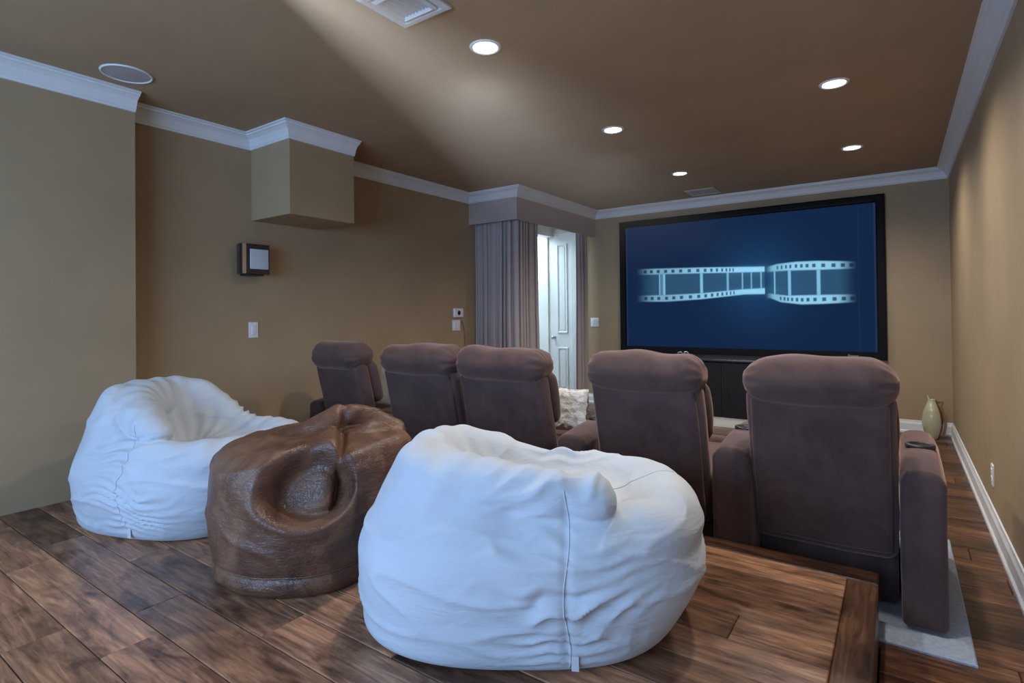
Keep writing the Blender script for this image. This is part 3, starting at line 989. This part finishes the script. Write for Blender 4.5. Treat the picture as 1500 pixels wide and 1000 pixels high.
def pillow(name, loc, rot, hw, hh, th, mt, label, nap=0.0):
    n = 34
    V, Fc = [], []
    for s in (1, -1):
        for j in range(n + 1):
            for i in range(n + 1):
                u = -1 + 2 * i / n; v_ = -1 + 2 * j / n
                e = max(0, (1 - u ** 4) * (1 - v_ ** 4)) ** .5
                pin = 1 - .07 * (u * u * (1 - v_ * v_) + v_ * v_ * (1 - u * u)) * 1.0
                p_ = Vector((u * hw * pin, s * th * e, v_ * hh * pin))
                if nap:
                    d = noise.noise_vector(p_ * 38) * nap
                    p_ += d
                V.append(tuple(p_))
    k = (n + 1) ** 2
    for s in (0, 1):
        for j in range(n):
            for i in range(n):
                a = s * k + j * (n + 1) + i
                q = (a, a + 1, a + n + 2, a + n + 1)
                Fc.append(q if s else q[::-1])
    t = empty(name, loc); t.rotation_euler = rot
    tag(t, label, 'pillow')
    o = obj('cover', (V, Fc), mt, t, True)
    bm = bmesh.new(); bm.from_mesh(o.data); bmesh.ops.remove_doubles(bm, verts=bm.verts, dist=.002); bm.to_mesh(o.data); bm.free()
    edge = []
    for q in range(97):
        a = 2 * PI * q / 96
        cx, cz = math.cos(a), math.sin(a)
        mxx = max(abs(cx), abs(cz)); u, v_ = cx / mxx, cz / mxx
        pin = 1 - .07 * (u * u * (1 - v_ * v_) + v_ * v_ * (1 - u * u))
        edge.append((u * hw * pin, 0, v_ * hh * pin))
    obj('piping', tube(edge, .004, 6, False), mt, o, True)
    return t


pillow('throw_pillow', (-3.165, 2.95, .648), (-.20, .0, .10), .17, .17, .055, 'fluff', 'plain white throw pillow wedged between two joined recliners')
pillow('throw_pillow', (-1.665, 2.97, .605), (-.20, .0, .0), .125, .13, .05, 'fluff', 'fluffy white textured throw pillow in the gap beside the armless recliner', .010)

# ------------------------------------------------------------------ beanbags


def catmull(pts, n):
    P = [np.array(p, float) for p in pts]
    P = [2 * P[0] - P[1]] + P + [2 * P[-1] - P[-2]]
    out = []
    for i in range(1, len(P) - 2):
        for k in range(n):
            t = k / n
            a, b, c, d = P[i - 1], P[i], P[i + 1], P[i + 2]
            out.append(.5 * ((2 * b) + (-a + c) * t + (2 * a - 5 * b + 4 * c - d) * t * t + (-a + 3 * b - 3 * c + d) * t ** 3))
    out.append(P[-2])
    return out


def remeshed(vf, voxel, smooth_it):
    """fuse overlapping shells into one skin; returns vertices (numpy) and faces"""
    me = bpy.data.meshes.new('tmp'); me.from_pydata([tuple(p) for p in vf[0]], [], vf[1]); me.update()
    o = bpy.data.objects.new('tmp', me); COL.objects.link(o)
    r = o.modifiers.new('r', 'REMESH'); r.mode = 'VOXEL'; r.voxel_size = voxel
    s = o.modifiers.new('s', 'SMOOTH'); s.iterations = smooth_it; s.factor = .5
    dg = bpy.context.evaluated_depsgraph_get(); dg.update()
    ev = o.evaluated_get(dg); m2 = ev.to_mesh()
    V = np.empty(len(m2.vertices) * 3); m2.vertices.foreach_get('co', V)
    Fc = [tuple(p.vertices) for p in m2.polygons]
    Nn = np.empty(len(m2.vertices) * 3); m2.vertices.foreach_get('normal', Nn)
    ev.to_mesh_clear()
    bpy.data.objects.remove(o); bpy.data.meshes.remove(me)
    return V.reshape(-1, 3), Fc, Nn.reshape(-1, 3)


def capsule(path, rads):
    P = catmull([(*p, r) for p, r in zip(path, rads)], 6)
    pts = [tuple(p[:3]) for p in P]; rr = [float(p[3]) for p in P]
    a = Vector(pts[0]) - (Vector(pts[1]) - Vector(pts[0])).normalized() * rr[0] * .6
    d = (Vector(pts[-1]) - Vector(pts[-2])).normalized()
    pts = [tuple(a)] + pts + [tuple(Vector(pts[-1]) + d * rr[-1] * .55), tuple(Vector(pts[-1]) + d * rr[-1] * .9)]
    rr = [rr[0] * .6] + rr + [rr[-1] * .8, rr[-1] * .35]
    return tube(pts, rr, 18)


def nz3(V, fx, fy, fz, seed):
    return np.array([noise.noise(Vector((x * fx + seed, y * fy - seed, z * fz + 2 * seed))) for x, y, z in V])


def white_bag(loc, rz, A, B, Hb, Hf, seat, lobes, seamx, seed, label, Q):
    nt = 120
    rings = None
    V, Fc = [], []
    prof_n = None
    for k in range(nt):
        a = 2 * PI * k / nt
        c, s = math.cos(a), math.sin(a)
        n_ = 2.7
        rho = 1 / ((abs(c) / (A + .05 * (c > 0) * Q)) ** n_ + (abs(s) / B) ** n_) ** (1 / n_)
        t = (1 - c) / 2
        tt = max(0, min(1, (t - .40) / .60)); H = Hf + (Hb - Hf) * (tt * tt * (3 - 2 * tt))
        rfr = .85 - .20 * t
        fb = .80 + .17 * t
        pts = [(0, 0), (.5 * fb, 0), (.85 * fb, .0), (fb, .025), (.5 * fb + .5, .10), (1.0, .22), (.99, .31),
               (rfr + .15, H * .84), (rfr + .07, H * .965), (rfr - .04, H), (rfr - .15, H * .95),
               (rfr - .29, seat + .42 * (H - seat)), (.22, seat + .03), (0.02, seat)]
        pr_ = catmull(pts, 6)
        if prof_n is None: prof_n = len(pr_)
        sh = .10 * A
        for (f_, z) in pr_:
            V.append((rho * f_ * c, rho * f_ * s, max(0, z)))
    for k in range(nt):
        j = (k + 1) % nt
        for i in range(prof_n - 1):
            Fc.append((k * prof_n + i, j * prof_n + i, j * prof_n + i + 1, k * prof_n + i + 1))
    Fc.append(tuple(k * prof_n for k in range(nt))[::-1])
    Fc.append(tuple(k * prof_n + prof_n - 1 for k in range(nt)))
    parts = [(V, Fc)] + [capsule(p, r) for p, r in lobes]
    P, FF, Nn = remeshed(join(*parts), .0080, 4)
    x, y, z = P.T
    side = np.clip((np.abs(y) / B - .55) / .3, 0, 1) * np.clip((z - .02) / .08, 0, 1)
    # gathered folds that fan out from the side seams
    d = np.abs(x - seamx)
    w1 = nz3(P, 3, 3, 4, seed) * 1.2 + nz3(P, 9, 9, 3, seed + 4) * .35
    ph = (z + .16 * d * np.sign(x - seamx) * -.4 + .10 * w1) * 2 * PI / .045
    fold = 1 - np.abs(np.sin(ph / 2)) * 2
    fold = np.sign(fold) * np.abs(fold) ** 1.3
    ampn = np.clip(.55 + 1.6 * nz3(P, 2.2, 2, 14, seed + 8), 0, 1.3)
    disp = .0125 * fold * np.exp(-(d / .17) ** 2) * side * ampn
    disp -= .006 * np.exp(-(d / .012) ** 2) * side
    # long soft drapes over the whole skin
    big = nz3(P, 2.0, 2.0, 5.5, seed + 2)
    disp += .010 * big * np.clip(z / .1, 0, 1)
    rid = 1 - np.abs(nz3(P, 2.4, 2.4, 8.0, seed + 6)) * 3.2
    disp += .008 * np.clip(rid, 0, 1) ** 2.5 * np.clip(z / .1, 0, 1)
    # creases running from the seat hollow over the rim
    ang = np.arctan2(y, x)
    cre = np.sin(ang * 17 + 3 * w1) * np.clip((z - seat * .9) / .12, 0, 1)
    disp += .0035 * cre * (np.abs(y) < B * .9)
    P = P + Nn * disp[:, None]
    P[:, 2] = np.maximum(P[:, 2], 0)
    t = empty('beanbag', loc, rz); tag(t, label, 'beanbag', 'beanbags on the platform')
    body = obj('body', (P, FF), 'canvas', t, True)
    bvh = BVHTree.FromPolygons([Vector(p) for p in P], FF)
    for s in (-1, 1):
        pts = []
        for q in range(60):
            zz = .03 + q * .0085
            if zz > .52: break
            h = bvh.ray_cast(Vector((seamx + .008 * math.sin(zz * 20), s * 2, zz)), Vector((0, -s, 0)))
            if h[0] is not None and abs(h[0].y) > .6 * B: pts.append(tuple(h[0] + Vector((0, s * .0012, 0))))
            elif pts: break
        if len(pts) > 6: obj('seam', tube(pts, .0018, 6), 'canvas_seam', body, True)
    pts = []
    for q in range(44):
        xx = .02 + q * .0115
        h = bvh.ray_cast(Vector((xx, -.05 + .12 * (q / 44.0), 2)), Vector((0, 0, -1)))
        if h[0] is not None and h[0].z > .2: pts.append(tuple(h[0] + Vector((0, 0, .0005))))
    if len(pts) > 6: obj('seam', tube(pts, .002, 6), 'canvas_seam', body, True)
    h = bvh.ray_cast(Vector((seamx + .02, -2, .055)), Vector((0, 1, 0)))
    if h[0] is not None:
        tg = xf(rbox(.010, .0015, .026, .001, 1, 2), lambda a, b_, c_: (a + h[0].x, b_ + h[0].y - .004, c_ + h[0].z))
        obj('care_tag', tg, 'canvas_seam', t)
    return t


white_bag((-1.065, 1.575, PLZ), math.radians(27), .53, .44, .575, .445, .345,
          [([(-.34, .06, .43), (-.24, -.18, .445), (.02, -.29, .475), (.245, -.335, .478)], [.12, .118, .085, .060])], .165, 3.1,
          'large white beanbag with a floppy folded top next to the brown leather one', 1)
white_bag((-2.94, 1.38, PLZ), math.radians(14), .53, .43, .67, .44, .34,
          [([(-.33, .05, .55), (-.22, -.15, .545), (-.02, -.25, .50), (.12, -.29, .46)], [.12, .11, .085, .055])], .06, 9.4,
          'white beanbag with its high back close to the projecting wall', 0)


def leather_bag():
    nt = 120
    V, Fc = [], []
    pts = [(0, 0), (.22, 0), (.34, .002), (.375, .02), (.385, .055), (.380, .085), (.392, .12), (.408, .22), (.407, .35), (.388, .435), (.33, .487), (.19, .512), (.02, .515)]
    pr_ = catmull(pts, 6); pn = len(pr_)
    for k in range(nt):
        a = 2 * PI * k / nt
        g = 1 + .02 * math.sin(2 * a + .5) + .012 * math.sin(3 * a + 1)
        for r_, z in pr_:
            V.append((r_ * g * math.cos(a), r_ * g * math.sin(a), max(0, z)))
    for k in range(nt):
        j = (k + 1) % nt
        for i in range(pn - 1):
            Fc.append((k * pn + i, j * pn + i, j * pn + i + 1, k * pn + i + 1))
    Fc.append(tuple(k * pn for k in range(nt))[::-1]); Fc.append(tuple(k * pn + pn - 1 for k in range(nt)))
    # local frame: -y faces the camera, +x camera right
    lob = capsule([(-.17, .06, .445), (-.03, .01, .485), (.105, .02, .570), (.20, .07, .540), (.33, .11, .465)], [.08, .075, .043, .050, .05])
    lob2 = capsule([(.15, -.07, .475), (.215, -.03, .515), (.28, .02, .485)], [.035, .034, .03])
    P, FF, Nn = remeshed(join((V, Fc), lob, lob2), .0085, 7)
    x, y, z = P.T
    disp = np.zeros(len(P))
    # big punched-in hollow on the upper front, sharp along its lower edge
    vv = z * .96 + y * .26
    x0, v0 = -.01, .265
    e = np.sqrt(((x - x0) / .20) ** 2 + ((vv - v0) / np.where(vv > v0, .17, .125)) ** 2)
    front = np.clip((-y + .04) / .12, 0, 1)
    hol = np.clip((1 - e) / .55, 0, 1)
    dep = .150 * hol * hol * (3 - 2 * hol) * front
    P = P + dep[:, None] * np.array([0.0, .92, -.38])
    disp += .009 * np.exp(-((e - 1.04) / .10) ** 2) * front * np.clip((v0 - vv) / .05 + .3, 0, 1)
    # fold that runs from the peak down into the hollow: left flap lies over the right
    xl = .055 + .16 * (z - .33)
    flap = 1 / (1 + np.exp((x - xl) / .005))
    up_ = np.clip((z - .27) / .08, 0, 1)
    disp += .032 * flap * up_ * np.exp(-((x - xl + .03) / .06) ** 2) * front
    disp -= .035 * np.exp(-((x - xl - .012) / .014) ** 2) * up_ * front
    # ridges of stiff leather, belt seam near the floor
    w1 = nz3(P, 4, 4, 4, 2.2)
    rid = np.clip(1 - np.abs(nz3(P, 3.0, 3.0, 6.5, 6.1)) * 4, 0, 1) ** 2
    disp += .008 * rid * np.clip(z / .12, 0, 1) + .010 * w1
    disp -= .006 * np.exp(-((z - .082) / .006) ** 2)
    disp += .007 * np.clip(1 - np.abs(np.sin((z + .03 * w1) * 2 * PI / .10)) * 2.5, 0, 1) * (z < .3) * np.clip(nz3(P, 3, 3, 9, 1.1) * 3, 0, 1)
    P = P + Nn * disp[:, None]
    P[:, 2] = np.maximum(P[:, 2], 0)
    nd = np.array([.738, -.675, 0])          # pressed flat where the big white bag leans on it
    sd = P @ nd; over = np.clip(sd - .30, 0, 1)
    P = P - (over * .6)[:, None] * nd
    t = empty('beanbag', (-1.985, 1.42, PLZ), math.radians(52)); tag(t, 'brown leather beanbag with a punched-in top between two white ones', 'beanbag', 'beanbags on the platform')
    body = obj('body', (P, FF), 'leather', t, True)
    bvh = BVHTree.FromPolygons([Vector(p) for p in P], FF)
    pts = []
    for q in range(121):
        a = 2 * PI * q / 120
        h = bvh.ray_cast(Vector((math.cos(a), math.sin(a), .083 + .004 * math.sin(3 * a))), Vector((-math.cos(a), -math.sin(a), 0)))
        if h[0] is not None: pts.append(tuple(h[0]))
    obj('seam', tube(pts, .0035, 6, False), 'leather', body, True)
    return t


leather_bag()
